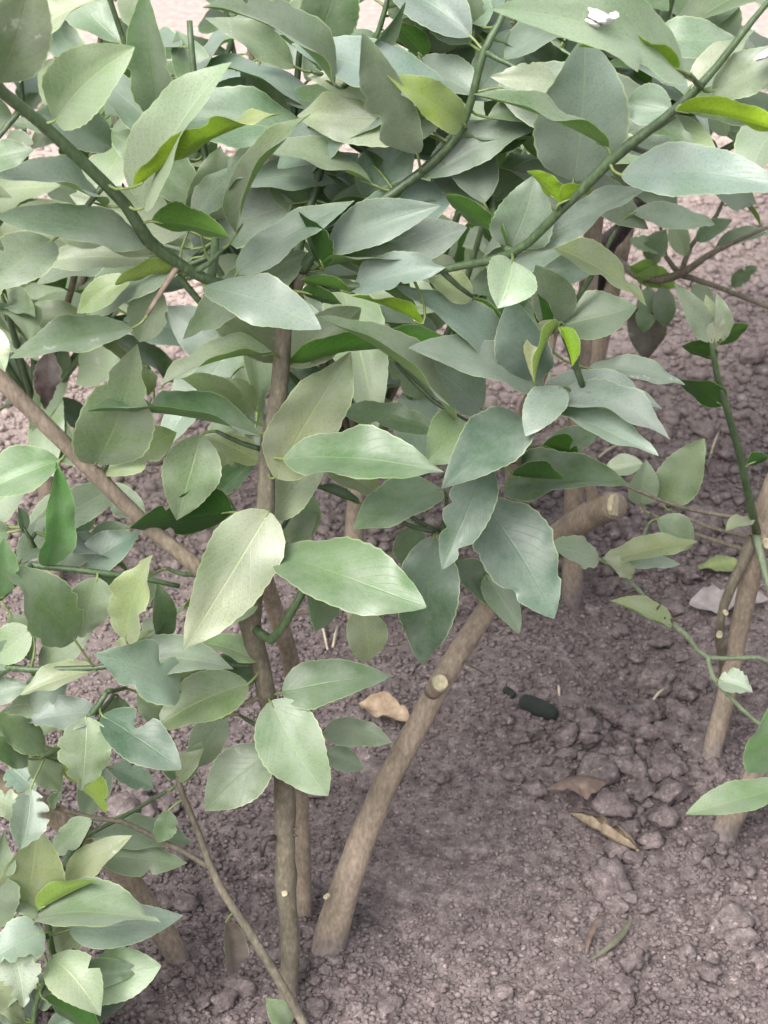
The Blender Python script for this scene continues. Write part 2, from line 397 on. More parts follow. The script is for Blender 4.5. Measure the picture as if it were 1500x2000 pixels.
T.stem([G(632, 1930)+Vector((0, 0, -.03)), (640, 1860, .945), (672, 1740, .947), (715, 1620, .95), (770, 1500, .95), (820, 1410, .95), (862, 1330, .95), (905, 1260, .952), (945, 1200, .955), (985, 1110, .96), (1000, 990, .96), (1005, 880, .95), (1030, 790, .94), (1060, 730, .94), (1085, 640, .95)],
       [.0148, .0124, .0102, .0090, .0080, .0076, .0074, .0068, .0064, .0056, .0048, .0045, .004, .003, .002], M_BARK, 'trunk', .09, 14)
T.stem([(845, 1350, .946), (856, 1338, .936), (860, 1334, .931)], [.0056, .0056, .0054], M_BARK, 'stub', .05, sample=False)
T.cut(860, 1333, .930, .0058, (.22, -.8, .50))
T.cut(635, 1753, .930, .0018, (-.5, -.8, .2)); T.cut(556, 1746, .892, .0022, (.1, -.9, .2)); T.cut(518, 1647, .892, .0012, (-.5, -.8, .2))
for a in [(905, 1293, 955, 1320, .945), (838, 1325, 815, 1320, .94), (846, 1420, 888, 1420, .945), (574, 1620, 586, 1616, .893), (574, 1630, 583, 1634, .893), (530, 1640, 512, 1646, .893), (190, 925, 188, 898, .86), (815, 1480, 823, 1500, .945)]: T.thorn(*a)
T.stem([(535, 1636, .895), (516, 1642, .89), (512, 1672, .89)], [.002, .0022, .0012], M_DARK, 'twig', .2, 7, False)
# branches
T.stem([(500, 1200, .888), (400, 1120, .88), (280, 1020, .87), (190, 930, .862), (100, 840, .855), (0, 740, .85), (-120, 610, .84)], [.0052, .0048, .0043, .0044, .0044, .0045, .0043], M_BARK, knob=.07)
T.stem([(580, 556, .90), (500, 566, .885), (410, 548, .87), (350, 515, .86), (290, 470, .85), (245, 400, .84), (160, 315, .83), (80, 240, .82), (5, 180, .81), (-70, 90, .80)], [.0032, .0030, .0028, .0028, .0033, .0030, .0028, .0027, .0028, .0026], M_GREEN, knob=.14)
T.stem([(585, 530, .90), (640, 470, .905), (720, 410, .91), (820, 338, .915), (880, 280, .92), (905, 240, .92), (925, 180, .92), (945, 100, .92), (975, 45, .925), (1010, -40, .93)], [.0036, .0024, .0024, .0026, .0026, .0022, .0021, .0020, .0018, .0016], M_GREEN, knob=.16)
T.stem([(600, 560, .90), (700, 560, .895), (860, 527, .88), (1000, 495, .86), (1090, 415, .845), (1190, 315, .835), (1260, 260, .83), (1335, 200, .825), (1400, 130, .825), (1470, 40, .825), (1520, -20, .825)], [.0026, .0023, .0021, .0022, .0023, .0027, .0022, .0021, .0017, .0015, .0012], M_GREEN, knob=.16)
T.stem([(575, 540, .905), (590, 450, .93), (610, 390, .945), (640, 280, .95), (662, 215, .95), (690, 150, .95), (740, 60, .95), (760, -20, .95)], [.003, .0026, .0024, .0022, .0022, .0020, .0016, .0012], M_GREEN, knob=.07)
T.stem([(572, 535, .905), (565, 430, .96), (570, 300, .98), (578, 180, .99), (590, 60, 1.0)], [.0026, .0024, .0022, .002, .0016], M_GREEN, knob=.07)
T.stem([(410, 550, .872), (420, 470, .93), (400, 300, .96), (380, 160, .97), (370, 40, .98)], [.0026, .0024, .002, .002, .0016], M_GREEN, knob=.07)
T.stem([(1000, 497, .862), (960, 420, .92), (960, 320, .95), (1000, 200, .97), (1040, 60, .98)], [.0026, .0024, .002, .002, .0016], M_GREEN, knob=.07)
T.stem([(490, 1215, .885), (530, 1250, .872), (575, 1185, .865), (600, 1140, .862)], [.0030, .0028, .0024, .002], M_GREEN, knob=.05)
T.stem([(1004, 900, .95), (960, 860, .93), (930, 835, .92)], [.0028, .0022, .0018], M_GREEN)
T.stem([(1000, 985, .957), (930, 1000, .935), (860, 1040, .92)], [.0028, .0022, .0018], M_GREEN)
T.stem([(1030, 790, .94), (1090, 780, .915), (1140, 760, .91)], [.0028, .0022, .0018], M_GREEN)
L = T.leaf
# upper left
L(-8, 160, 62, -70, 120, 15, .80, -.02, 'g')
L(5, 140, 205, -10, 45, 55, .83, .0, 'p', fold=30)
L(108, 235, 262, 92, 120, 15, 0, -.03, 'p')
L(312, 235, 283, -25, 84, -20, .93, -.02, 'n')
L(282, 405, 452, 122, 96, 45, .835, -.01, 'p', fold=34)
L(262, 365, 548, 222, 50, 118, .825, -.03, 'l', fold=38, arch=.05)
L(68, 222, 218, 288, 90, 20, .87, .03, 'b')
L(-30, 320, 66, 293, 56, 30, .80, 0, 'n')
L(205, 402, -10, 345, 66, 62, 0, -.03, 'b', fold=38)
L(288, 478, -8, 425, 70, 32, 0, -.05, 'b')
L(300, 498, 40, 455, 60, 40, 0, -.01, 'p')
L(296, 432, 448, 464, 52, 130, .845, -.01, 'k')
L(390, 432, 430, 285, 88, 15, .90, -.01, 'g')
L(463, 455, 607, 222, 62, 60, .86, -.01, 'g', fold=40)
L(376, 432, 560, 270, 62, 30, .88, -.02, 'b')
L(652, 166, 396, 14, 78, 58, .90, -.05, 'g', fold=36)
L(572, 128, 400, 35, 60, 30, .93, -.02, 'p')
L(610, 92, 668, -90, 120, 15, .95, 0, 'n')
L(680, 166, 792, 4, 36, -40, .93, -.01, 'n', fold=35)
L(815, 300, 708, 66, 84, -12, .90, -.03, 'g')
L(903, 242, 756, 147, 72, 25, .905, -.03, 'l', fold=10, arch=.10, ragged=.25)
L(925, 186, 800, 140, 72, 40, 0, .03, 'b')
L(830, 116, 762, 45, 44, 140, .95, -.01, 'n')
L(872, 102, 832, -50, 95, 10, .96, 0, 'p')
L(935, 70, 862, -30, 70, 20, .95, 0, 'g')
L(716, 392, 812, 262, 104, 18, .93, 0, 'b')
L(832, 346, 1070, 226, 76, 25, 0, .02, 'b')
L(1186, 288, 926, 184, 60, 72, .845, -.02, 'g', fold=46)
L(1120, 352, 1142, 72, 172, 5, .875, -.02, 'b', fold=8, arch=.03)
L(1334, 146, 958, 18, 118, 32, .80, -.07, 'p', fold=18, arch=.06)
L(1325, 135, 1130, 90, 46, 112, .795, -.03, 'l', fold=20)
L(1268, 80, 1446, 84, 74, 30, .90, 0, 'b')
L(1322, 216, 1530, 258, 44, 112, .82, -.02, 'l', fold=28)
L(1335, 206, 1560, 215, 70, 30, .835, .01, 'k')
L(1392, 178, 1560, 100, 80, 25, .83, -.01, 'g')
L(1346, 172, 1475, 58, 46, 40, .84, .02, 'p')
L(1214, 342, 1540, 372, 96, 22, .825, -.04, 'b', fold=10)
L(1040, 488, 1266, 366, 62, 30, .87, .02, 'b')
L(996, 482, 1046, 338, 116, 12, .87, 0, 'b')
L(1092, 398, 1156, 372, 34, 120, .84, 0, 'l', fold=25)
L(1092, 398, 1030, 334, 34, 120, .842, 0, 'l', fold=25)
L(1096, 166, 958, 150, 54, 28, .90, 0, 'p', fold=24)
L(1312, 215, 1224, 200, 78, 15, .86, .01, 'b')
L(1330, 300, 1200, 290, 46, 30, .88, 0, 'b')
L(1236, 415, 1396, 438, 46, 30, .95, .02, 'b')
L(686, 569, 870, 522, 66, 40, 0, -.02, 'b')
L(716, 512, 912, 444, 84, 30, .90, .01, 'b')
L(990, 482, 872, 380, 34, 118, .87, -.01, 'k')
L(702, 396, 630, 345, 70, 20, .95, .02, 'g')
L(464, 532, 692, 392, 66, 30, .88, .02, 'b')
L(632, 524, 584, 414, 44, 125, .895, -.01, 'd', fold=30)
L(960, 300, 1062, 240, 40, 30, .95, 0, 'g'); L(960, 250, 1000, 60, 80, 20, .97, .01, 'g'); L(1010, 150, 900, 60, 70, 25, .98, .02, 'p')
L(1000, 200, 1100, 60, 80, 15, .98, 0, 'p'); L(660, 240, 560, 300, 60, 30, .96, 0, 'g'); L(640, 280, 560, 190, 60, 25, .98, .02, 'b')
L(575, 250, 470, 130, 70, 20, .99, .02, 'g'); L(390, 250, 480, 150, 60, 20, .98, .02, 'b'); L(385, 180, 345, 60, 70, 15, .99, .02, 'n')
L(665, 200, 600, 250, 34, 120, .95, -.02, 'k'); L(610, 380, 700, 300, 60, 20, .97, .02, 'b'); L(600, 420, 520, 330, 70, 25, .95, .02, 'g')
L(400, 300, 330, 200, 60, 20, .98, .02, 'g'); L(400, 330, 350, 440, 80, 20, .97, 0, 'p'); L(965, 330, 880, 390, 66, 30, .96, -.01, 'b')
L(970, 390, 1060, 300, 60, 30, .96, .02, 'g'); L(760, 30, 850, -40, 60, 25, .96, 0, 'p'); L(590, 80, 500, 0, 66, 25, 1.0, 0, 'g')
L(850, 300, 900, 400, 70, 28, .96, 0, 'g'); L(690, 150, 640, 60, 60, 25, .98, .01, 'b')
# middle left
L(102, 470, -30, 570, 100, 25, .83, -.03, 'g', fold=8)
L(292, 508, 78, 515, 56, 38, .87, 0, 'p')
L(256, 545, 150, 612, 52, 30, .92, 0, 'y')
L(362, 530, 224, 556, 38, 115, .865, -.02, 'y', fold=24)
L(312, 566, 272, 668, 78, 10, .93, 0, 'p', ragged=.2)
L(256, 642, 18, 700, 66, 42, .85, -.04, 'n', fold=16, twig=M_BARK)
L(-16, 640, 9, 726, 44, 10, .84, -.01, 'w')
L(186, 906, 268, 672, 142, 8, .86, -.01, 'g', fold=12)
L(300, 762, 236, 702, 50, 25, .90, -.01, 'y')
L(532, 690, 312, 756, 62, 64, .89, -.03, 'p', fold=40)
L(505, 850, 172, 803, 72, 64, .885, -.05, 'n', fold=38)
L(470, 812, 345, 735, 60, 40, .91, -.01, 'y')
L(200, 926, 345, 845, 86, 25, .865, .02, 'y')
L(392, 850, 345, 1016, 110, 12, .885, -.02, 'g', fold=8)
L(506, 902, 396, 852, 50, 30, .905, .01, 'y')
L(116, 900, -40, 965, 92, 28, .86, -.01, 'g')
L(282, 1005, 150, 958, 56, 20, .90, .02, 'p')
L(500, 800, 420, 740, 60, 25, .93, 0, 'y')
# middle
L(398, 560, 627, 642, 86, 30, .865, -.045, 'b', fold=6, arch=.04)
L(542, 702, 396, 575, 96, 20, .92, 0, 'y')
L(558, 712, 705, 602, 86, 20, .92, .01, 'p')
L(560, 712, 890, 664, 42, 118, .905, -.01, 'k', fold=18)
L(886, 818, 624, 620, 72, 64, .90, -.05, 'g', fold=40, arch=.06)
L(538, 932, 684, 688, 122, -12, .875, .0, 'y', fold=10)
L(533, 1010, 642, 886, 82, 15, .90, .01, 'p')
L(554, 896, 866, 922, 96, 38, .865, -.03, 'n', fold=15, arch=.06)
L(668, 806, 856, 844, 52, 38, .95, -.01, 'n')
L(922, 832, 828, 908, 104, 12, .90, -.03, 'g', fold=10, arch=.08)
L(1022, 818, 862, 954, 112, 18, .90, -.05, 't', fold=18, arch=.08)
L(952, 902, 864, 1112, 88, -10, .90, -.04, 't', fold=8)
L(826, 632, 688, 578, 30, 110, .885, -.01, 'l', fold=30)
L(1004, 706, 770, 558, 72, 34, .92, -.03, 'b')
L(1065, 762, 798, 680, 76, 32, .915, -.04, 'b')
L(942, 802, 800, 690, 88, 22, .925, 0, 'b')
L(1000, 510, 972, 602, 100, 20, .85, -.02, 'p')
L(922, 584, 832, 538, 56, 25, .90, 0, 'y')
L(980, 652, 868, 592, 52, 130, .92, 0, 'n')
L(590, 570, 668, 594, 28, 125, .885, -.01, 'd')
L(684, 572, 588, 546, 26, 125, .885, -.01, 'k')
L(862, 956, 690, 1034, 84, 40, .91, -.03, 'n', fold=10)
L(742, 966, 622, 904, 56, 30, .93, 0, 'y')
L(702, 984, 612, 950, 26, 40, .92, 0, 'd', curl=1.6)
# middle right
L(1092, 632, 1046, 518, 84, 10, .93, -.01, 'g')
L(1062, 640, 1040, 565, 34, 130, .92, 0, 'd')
L(1040, 742, 1000, 575, 104, -10, .91, -.01, 't')
L(1092, 630, 1044, 748, 36, 60, .905, -.02, 'y', curl=1.8)
L(1092, 640, 1118, 715, 26, 120, .90, -.01, 'l', curl=1.5)
L(1094, 636, 1244, 600, 96, 30, .95, 0, 'g', fold=12)
L(1078, 480, 1262, 597, 54, 45, .90, .0, 'y', fold=22)
L(1068, 752, 1292, 798, 50, 48, .92, -.01, 'b', fold=20)
L(1150, 720, 1338, 752, 40, 42, .94, 0, 'b', fold=20)
L(1090, 785, 1308, 858, 84, 58, .905, -.03, 'b', fold=34)
L(1088, 800, 1286, 890, 52, 50, .90, -.03, 'b', fold=20)
L(1096, 756, 1026, 852, 72, 18, .90, -.03, 'b', fold=8)
L(986, 950, 1228, 946, 90, 42, .95, -.03, 'n', fold=20)
L(1000, 930, 1100, 935, 34, 130, .93, -.02, 'd', curl=1.2)
L(1040, 905, 1190, 835, 50, 40, .97, 0, 'g'); L(1060, 870, 1130, 900, 44, 120, .96, 0, 'k')
# lower
L(452, 1000, 254, 1030, 92, 128, .885, -.03, 'd', fold=8)
L(525, 1000, 358, 1272, 138, -12, .875, -.05, 'p', fold=10, arch=.05)
L(502, 1186, 408, 1232, 42, 30, .88, -.01, 'p')
L(540, 1082, 832, 1186, 126, 34, .868, -.05, 'n', fold=9, arch=.05)
L(846, 1048, 824, 1298, 118, -8, .915, -.02, 't', fold=8)
L(938, 978, 1082, 1208, 146, 12, .925, -.04, 't', fold=8)
L(948, 1125, 1014, 1238, 56, 15, .945, -.02, 'g')
L(888, 1098, 988, 1198, 60, 30, .95, -.01, 'n')
L(800, 1028, 800, 1112, 66, 12, .95, 0, 'n')
L(598, 1142, 642, 1218, 96, 28, .86, .02, 'k')
L(704, 1182, 720, 1292, 78, 10, .93, .01, 'p', twig=M_BARK)
L(552, 1352, 768, 1320, 88, 28, .89, .0, 'n', fold=6)
L(528, 1370, 640, 1554, 126, -8, .885, -.03, 'g', fold=12)
L(632, 1432, 766, 1450, 56, 28, .92, 0, 'g'); L(636, 1470, 712, 1502, 46, 20, .92, 0, 'g')
L(530, 1464, 400, 1584, 106, 12, .89, -.02, 'g', fold=7)
L(484, 1336, 304, 1422, 94, 18, .88, -.02, 'y', fold=14)
L(502, 1290, 378, 1254, 44, 40, .885, 0, 'p'); L(498, 1330, 402, 1290, 60, 22, .90, 0, 'n')
L(345, 1385, 350, 1262, 94, 10, .885, .0, 'y', twig=M_BARK)
L(560, 1060, 620, 1005, 66, 20, .92, 0, 'g')

L(330, 1290, 405, 1360, 84, 15, .90, 0, 'y'); L(440, 1400, 380, 1500, 70, 15, .91, 0, 'p'); L(300, 1120, 250, 1190, 60, 15, .90, 0, 'g'); L(430, 930, 470, 830, 60, 15, .93, 0, 'y')
L(430, 960, 500, 900, 50, 20, .92, 0, 'k', ragged=.4); L(250, 1030, 170, 1100, 70, 20, .89, 0, 'g'); L(600, 960, 560, 1080, 66, 15, .93, 0, 'p'); L(760, 700, 840, 780, 60, 20, .95, 0, 'g')
rf = random.Random(77)
ups = [q for q in T.samples if q[0].y > .90 and project(q[0])[1] < 600 and q[0].z > .4]
for k in range(70):
    pq = rf.choice(ups)[0]; az = rf.uniform(-.35, 3.5); T.grow(pq, Vector((math.cos(az), math.sin(az)*.8, rf.uniform(-.6, .9))), rf.uniform(.06, .092), rf.choice('ggbbpn'))
# ------------------------------------------------------------------ the low tree in the lower left corner
A = Tree('lemon_tree', 'low lemon tree with a tan stem leaning away and ragged insect-eaten leaves', G(355, 1900), 'lemon trees on the plot')
A.stem([G(362, 1925)+Vector((0, 0, -.02)), (350, 1880, .935), (300, 1790, .93), (235, 1700, .925), (150, 1620, .915), (70, 1570, .905), (-20, 1520, .90), (-160, 1440, .89)], [.0088, .0084, .0080, .0078, .0080, .0082, .0082, .0078], M_BARK, 'trunk', .08, 12)
A.stem([(150, 1640, .90), (90, 1780, .85), (105, 1870, .84), (70, 1960, .835), (60, 2060, .83)], [.0024, .0022, .0020, .0018, .0016], M_GREEN)
A.stem([(-60, 1500, .895), (20, 1460, .86), (90, 1475, .845), (170, 1405, .84), (210, 1350, .845)], [.003, .0022, .0020, .0019, .0015], M_GREEN)
A.stem([(-60, 1490, .895), (-10, 1320, .86), (60, 1308, .85), (185, 1305, .85), (270, 1290, .85)], [.003, .0022, .0018, .0017, .0013], M_GREEN)
A.stem([(-80, 1480, .89), (-30, 1200, .88), (30, 1110, .87), (100, 1108, .865), (190, 1118, .865), (280, 1130, .87), (350, 1145, .875)], [.003, .0025, .0020, .0018, .0018, .0016, .0014], M_GREEN)
A.stem([(70, 1040, .87), (58, 1060, .867), (68, 1068, .866), (45, 1030, .865)], [.0012, .0012, .0012, .001], M_GREEN)
L = A.leaf
L(90, 1104, 110, 902, 62, 25, .865, -.01, 'f', fold=28)
L(46, 1040, 36, 990, 22, 30, .865, 0, 'k')
L(246, 1248, 298, 1084, 78, -30, .85, -.01, 'y', fold=20)
L(316, 1256, 308, 1140, 46, 30, .87, 0, 'k')
L(146, 1250, 10, 1105, 112, 15, .845, -.02, 'n', bites=((-1, .8, .10, .7),), fold=8)
L(-5, 1168, 8, 1052, 60, 20, .83, -.01, 'f')
L(108, 1104, 205, 1045, 60, 25, .88, .01, 'b'); L(165, 1110, 272, 1042, 72, 25, .875, .01, 't')
L(190, 1128, 158, 1245, 88, 12, .86, 0, 'g')
L(352, 1352, 184, 1278, 110, 20, .84, -.03, 'b', fold=8, bites=((1, .35, .08, .6), (-1, .6, .05, .3)))
L(80, 1312, 180, 1240, 64, 25, .865, 0, 'g'); L(188, 1308, 40, 1358, 44, 45, .85, -.01, 'y', fold=24)
L(268, 1352, 330, 1400, 80, 20, .87, 0, 'g')
L(186, 1392, 38, 1412, 62, 30, .842, -.01, 'b')
L(168, 1400, 158, 1545, 118, 12, .835, -.02, 'g', fold=8, ragged=.5, bites=((1, .85, .06, .6),))
L(200, 1398, 354, 1502, 94, 22, .84, -.02, 't', fold=8)
L(88, 1458, -25, 1388, 64, 20, .835, -.02, 'n', fold=8); L(54, 1482, -40, 1450, 56, 20, .835, -.02, 'n')
L(20, 1500, 70, 1545, 70, 20, .85, -.01, 'b', ragged=.6); L(215, 1500, 300, 1540, 50, 20, .88, 0, 'b', ragged=.4)
L(350, 1525, 396, 1450, 42, 20, .89, 0, 'p')
L(128, 1488, 206, 1588, 72, 118, .85, 0, 'y', fold=6)
L(60, 1540, 40, 1658, 74, 8, .83, -.02, 'b', ragged=.6)
L(178, 1600, 104, 1672, 52, 15, .86, 0, 'p')
L(130, 1722, 258, 1632, 56, 25, .85, 0, 'y', fold=10)
L(40, 1770, 70, 1615, 120, 10, .845, -.01, 'y', fold=14)
L(-30, 1800, 10, 1620, 110, 10, .84, -.01, 'g')
L(72, 1792, 314, 1802, 86, 48, .835, -.03, 'g', fold=26, arch=.09, bites=((-1, .9, .05, .5),))
L(76, 1776, 190, 1720, 36, 118, .835, -.01, 'y', fold=30)
L(108, 1872, 176, 1798, 62, 20, .85, 0, 'y'); L(100, 1868, 196, 1984, 118, 14, .83, -.03, 'p', fold=8)
L(160, 1935, 314, 1886, 100, 18, .845, 0, 'p', fold=6)
L(86, 1820, -25, 1880, 84, 20, .825, -.02, 'b', ragged=.4); L(22, 1850, 46, 1968, 76, 10, .82, -.02, 'w', ragged=.6)
L(-12, 1920, 48, 1998, 54, 15, .83, 0, 'y', ragged=.3); L(84, 1950, 196, 2020, 52, 120, .825, -.01, 'd')
L(100, 1578, 122, 1540, 22, 20, .88, 0, 'k'); L(-10, 1300, 40, 1250, 50, 20, .86, 0, 'b'); L(20, 1200, 60, 1290, 50, 20, .87, 0, 'p')
L(-30, 1370, 60, 1340, 50, 25, .86, 0, 'b'); L(230, 1360, 200, 1470, 80, 20, .88, 0, 'k')

L(60, 1230, -10, 1290, 70, 20, .86, 0, 'p'); L(130, 1310, 60, 1390, 74, 20, .865, 0, 'b'); L(240, 1300, 300, 1230, 66, 20, .87, 0, 'p'); L(60, 1470, 120, 1540, 70, 20, .85, 0, 'g'); L(-20, 1560, 60, 1590, 56, 20, .85, 0, 'p', ragged=.4)
L(190, 1120, 250, 1180, 60, 20, .88, 0, 'g'); L(30, 1110, 100, 1170, 50, 20, .875, 0, 'b'); L(-20, 1000, 60, 940, 80, 20, .88, 0, 'p'); L(90, 1780, 10, 1740, 66, 20, .845, 0, 'p'); L(70, 1960, 130, 1900, 60, 20, .845, 0, 'g'); L(40, 1990, -20, 1940, 60, 20, .83, 0, 'b')
rf = random.Random(31); fa = [q for q in A.samples if q[1] < .0026]
for k in range(34):
    pq = rf.choice(fa)[0]; az = rf.uniform(-.2, 3.3); A.grow(pq, Vector((math.cos(az), math.sin(az)*.7, rf.uniform(-.7, .6))), rf.uniform(.05, .075), rf.choice('ggbpnt'))
# ------------------------------------------------------------------ a thin green shoot crossing in front of the trunk
S = Tree('lemon_shoot', 'thin bare green shoot forking in front of the big tree trunk', G(640, 2090), None); S.root['category'] = 'shoot'
S.stem([G(640, 2090)+Vector((0, 0, -.01)), (590, 1995, .862), (530, 1890, .865), (480, 1810, .87), (440, 1750, .875), (412, 1695, .88), (385, 1620, .885), (360, 1560, .885), (346, 1515, .885)], [.0034, .0032, .0030, .0028, .0026, .0026, .0022, .0020, .0016], M_DBARK, 'stem', .06)
S.stem([(412, 1698, .88), (370, 1670, .88), (310, 1640, .88), (240, 1605, .88), (180, 1598, .88), (100, 1575, .88), (-20, 1558, .88)], [.0020, .0018, .0017, .0016, .0016, .0014, .0012], M_DBARK)
S.leaf(330, 1582, 308, 1646, 44, 15, .88, -.005, 'k', fold=8); S.leaf(562, 2010, 520, 1950, 50, 20, .862, 0, 'g')
S.leaf(345, 1522, 398, 1462, 40, 20, .885, 0, 'y'); S.leaf(345, 1520, 300, 1470, 36, 20, .885, .0, 'k')
o = S.leaf(442, 1800, 456, 1902, 46, 30, .875, .01, 'r', fold=38); tag(o, 'withered brown leaf hanging from the shoot')

# ------------------------------------------------------------------ the slender tree at the right
B = Tree('lemon_tree', 'slender lemon tree with one straight tan stem beside the broken clods', G(1384, 1500), 'lemon trees on the plot')
B.stem([G(1380, 1515)+Vector((0, 0, -.02)), (1392, 1460, 1.162), (1418, 1360, 1.165), (1440, 1250, 1.165), (1458, 1160, 1.165), (1478, 1070, 1.165), (1505, 970, 1.165), (1560, 820, 1.16), (1600, 600, 1.16)], [.0090, .0078, .0075, .0074, .0078, .0085, .0085, .007, .006], M_BARK, 'trunk', .07, 12)
B.stem([(1470, 1050, 1.158), (1445, 1110, 1.15), (1415, 1180, 1.15), (1405, 1240, 1.155), (1415, 1310, 1.18), G(1412, 1345)], [.0045, .004, .0036, .0035, .004, .005], M_DBARK, 'stem', .12)
B.stem([(1478, 1040, 1.155), (1465, 980, 1.13), (1445, 890, 1.12), (1420, 800, 1.11), (1400, 730, 1.105), (1388, 660, 1.10)], [.0034, .0030, .0027, .0025, .0023, .0015], M_GREEN, knob=.06)
B.stem([(1475, 1040, 1.155), (1530, 1285, 1.08), (1480, 1284, 1.06), (1380, 1283, 1.05), (1345, 1245, 1.05), (1310, 1215, 1.05), (1280, 1190, 1.05), (1240, 1145, 1.05), (1195, 1105, 1.05), (1160, 1088, 1.05)], [.003, .0015, .0015, .0018, .0019, .0019, .0018, .0016, .0014, .0011], M_LGREEN, knob=.16)
B.stem([(1382, 1283, 1.05), (1392, 1320, 1.045), (1420, 1355, 1.04), (1475, 1408, 1.035), (1540, 1450, 1.03)], [.0018, .0017, .0016, .0015, .0015], M_LGREEN, knob=.08)
B.cut(1405, 1241, 1.143, .0028, (-.2, -.9, .2)); B.cut(1419, 1198, 1.143, .0020, (.2, -.9, .2)); B.cut(1500, 1063, 1.152, .0045, (.3, -.9, .2))
for a in [(1282, 1190, 1298, 1172, 1.045), (1310, 1212, 1360, 1196, 1.045), (1300, 1207, 1250, 1203, 1.045), (1240, 1150, 1200, 1170, 1.045)]: B.thorn(*a)
L = B.leaf
L(1170, 1092, 1064, 1064, 54, 30, 1.05, -.02, 'p', fold=6); L(1178, 1098, 1362, 1058, 44, 45, 1.05, .01, 'y'); L(1236, 1124, 1176, 1088, 36, 25, 1.045, 0, 'y')
L(1228, 1106, 1328, 1102, 26, 40, 1.05, .02, 'w'); L(1284, 1014, 1352, 1066, 62, 20, 1.09, 0, 'g', twig=M_LGREEN); L(1310, 1222, 1193, 1174, 46, 40, 1.045, -.01, 'y', curl=1.3, fold=0)
L(1404, 1328, 1470, 1352, 48, 25, 1.04, -.01, 'p', fold=24); L(1500, 1510, 1505, 1375, 90, 10, 1.02, -.02, 'f'); L(1540, 1535, 1340, 1590, 58, 38, 1.02, -.03, 'g')
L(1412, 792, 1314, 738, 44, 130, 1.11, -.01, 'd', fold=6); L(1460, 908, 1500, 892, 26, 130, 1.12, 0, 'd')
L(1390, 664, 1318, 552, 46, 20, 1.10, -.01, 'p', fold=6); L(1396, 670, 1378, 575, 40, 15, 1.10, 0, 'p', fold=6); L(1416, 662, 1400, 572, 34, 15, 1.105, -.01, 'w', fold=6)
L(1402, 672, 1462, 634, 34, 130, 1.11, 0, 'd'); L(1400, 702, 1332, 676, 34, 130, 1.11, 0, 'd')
L(1296, 982, 1376, 856, 84, 8, 1.20, 0, 'g', fold=6, twig=M_DBARK); L(1470, 1014, 1418, 1036, 26, 45, 1.14, -.02, 'y'); L(1252, 985, 1262, 898, 56, 15, 1.20, 0, 'p', twig=M_DBARK); L(1180, 925, 1256, 905, 40, 35, 1.2, 0, 'p', twig=M_DBARK)

# ------------------------------------------------------------------ half-buried stem at the right edge
D = Tree('lemon_tree', 'short tan stem half buried in soil under the pale pointed leaf', G(1410, 1660), 'lemon trees on the plot')
D.stem([G(1395, 1690)+Vector((0, 0, -.015)), (1412, 1640, 1.066), (1432, 1590, 1.068), (1475, 1510, 1.07), (1520, 1380, 1.075), (1590, 1180, 1.08)], [.012, .0105, .0095, .008, .006, .005], M_BARK, 'trunk', .09, 12)
D.stem([(1520, 1385, 1.074), (1560, 1300, 1.03), (1540, 1100, 1.0)], [.004, .003, .002], M_GREEN)
for q in range(8):
    D.grow(P(1570+q*12, 1300-q*30, 1.05), Vector((random.uniform(.1, 1), random.uniform(-1, 1), .3)), .07, 'g')
D.leaf(1530, 1290, 1590, 1180, 60, 20, 1.03, 0, 'g')

# ------------------------------------------------------------------ trees of the row behind
def back_tree(label, x, y, Y, height, spread, nst, nleaf, seed, cols, bark=M_DBARK, lean=(0, 0), low=.30):
    rnd = random.Random(seed); b = Vector((x, Y, 0)); b.z = zg(x, Y)
    t = Tree('lemon_tree', label, b, 'lemon trees on the plot')
    top = b + Vector((lean[0]*.4, lean[1]*.4, height*low))
    t.stem([b+Vector((0, 0, -.03)), b*.5+top*.5+Vector((rnd.uniform(-.01, .01), 0, 0)), top], [.010, .008, .007], M_BARK, 'trunk', .1)
    twigs = []
    for i in range(nst):
        a = 2*math.pi*(i+rnd.uniform(-.3, .3))/nst; r = spread*rnd.uniform(.55, 1.05)
        e = b + Vector((lean[0]+math.cos(a)*r, lean[1]+math.sin(a)*r*.8, height*rnd.uniform(.72, 1.1)))
        m = top*.55+e*.45 + Vector((math.cos(a), math.sin(a)*.8, -.2))*r*.16
        t.stem([top-Vector((0, 0, .004)), m, e], [.0034, .0026, .0014], M_GREEN if rnd.random() < .8 else bark, 'branch', .08, 8)
        line, _ = smooth_line([top, m, e], [1, 1, 1], .01); twigs.append(line)
    for k in range(nleaf):
        ln = twigs[k % nst]; u = rnd.uniform(.22, 1); p = ln[min(len(ln)-1, int(u*len(ln)))]
        az = rnd.uniform(0, 6.283); d = Vector((math.cos(az), math.sin(az), rnd.uniform(-.5, 1.1)))
        t.grow(p, d, rnd.uniform(.065, .105), rnd.choice(cols))
    return t
back_tree('bushy lemon tree behind the big one, its crown filling the gap between branches', -.02, 0, 1.33, .62, .25, 12, 140, 3, 'gbbppn')
bl = back_tree('leafy lemon tree of the back row behind the long left branch', -.30, 0, 1.42, .60, .24, 11, 125, 5, 'ggppbn')
back_tree('leafy lemon tree of the back row behind the right branch', .17, 0, 1.40, .66, .20, 11, 120, 8, 'ggbppn', low=.58)
o = bl.leaf(96, 688, 88, 800, 52, 15, 1.30, 0, (.06, .03, .028), fold=10, ragged=.4); tag(o, 'dead dark brown leaf hanging from the back tree')
for k in range(26):
    pq = random.choice([q for q in bl.samples if .16 < q[0].z < .40])[0]; az = random.uniform(0, 6.28)
    bl.grow(pq, Vector((math.cos(az), math.sin(az), random.uniform(-.6, .4))), random.uniform(.05, .085), random.choice('pgny'))
back_tree('small pale-leaved lemon tree farthest back behind the right branch tip', .20, 0, 1.72, .70, .18, 9, 60, 19, 'ppgwy', lean=(.17, 0), low=.62)
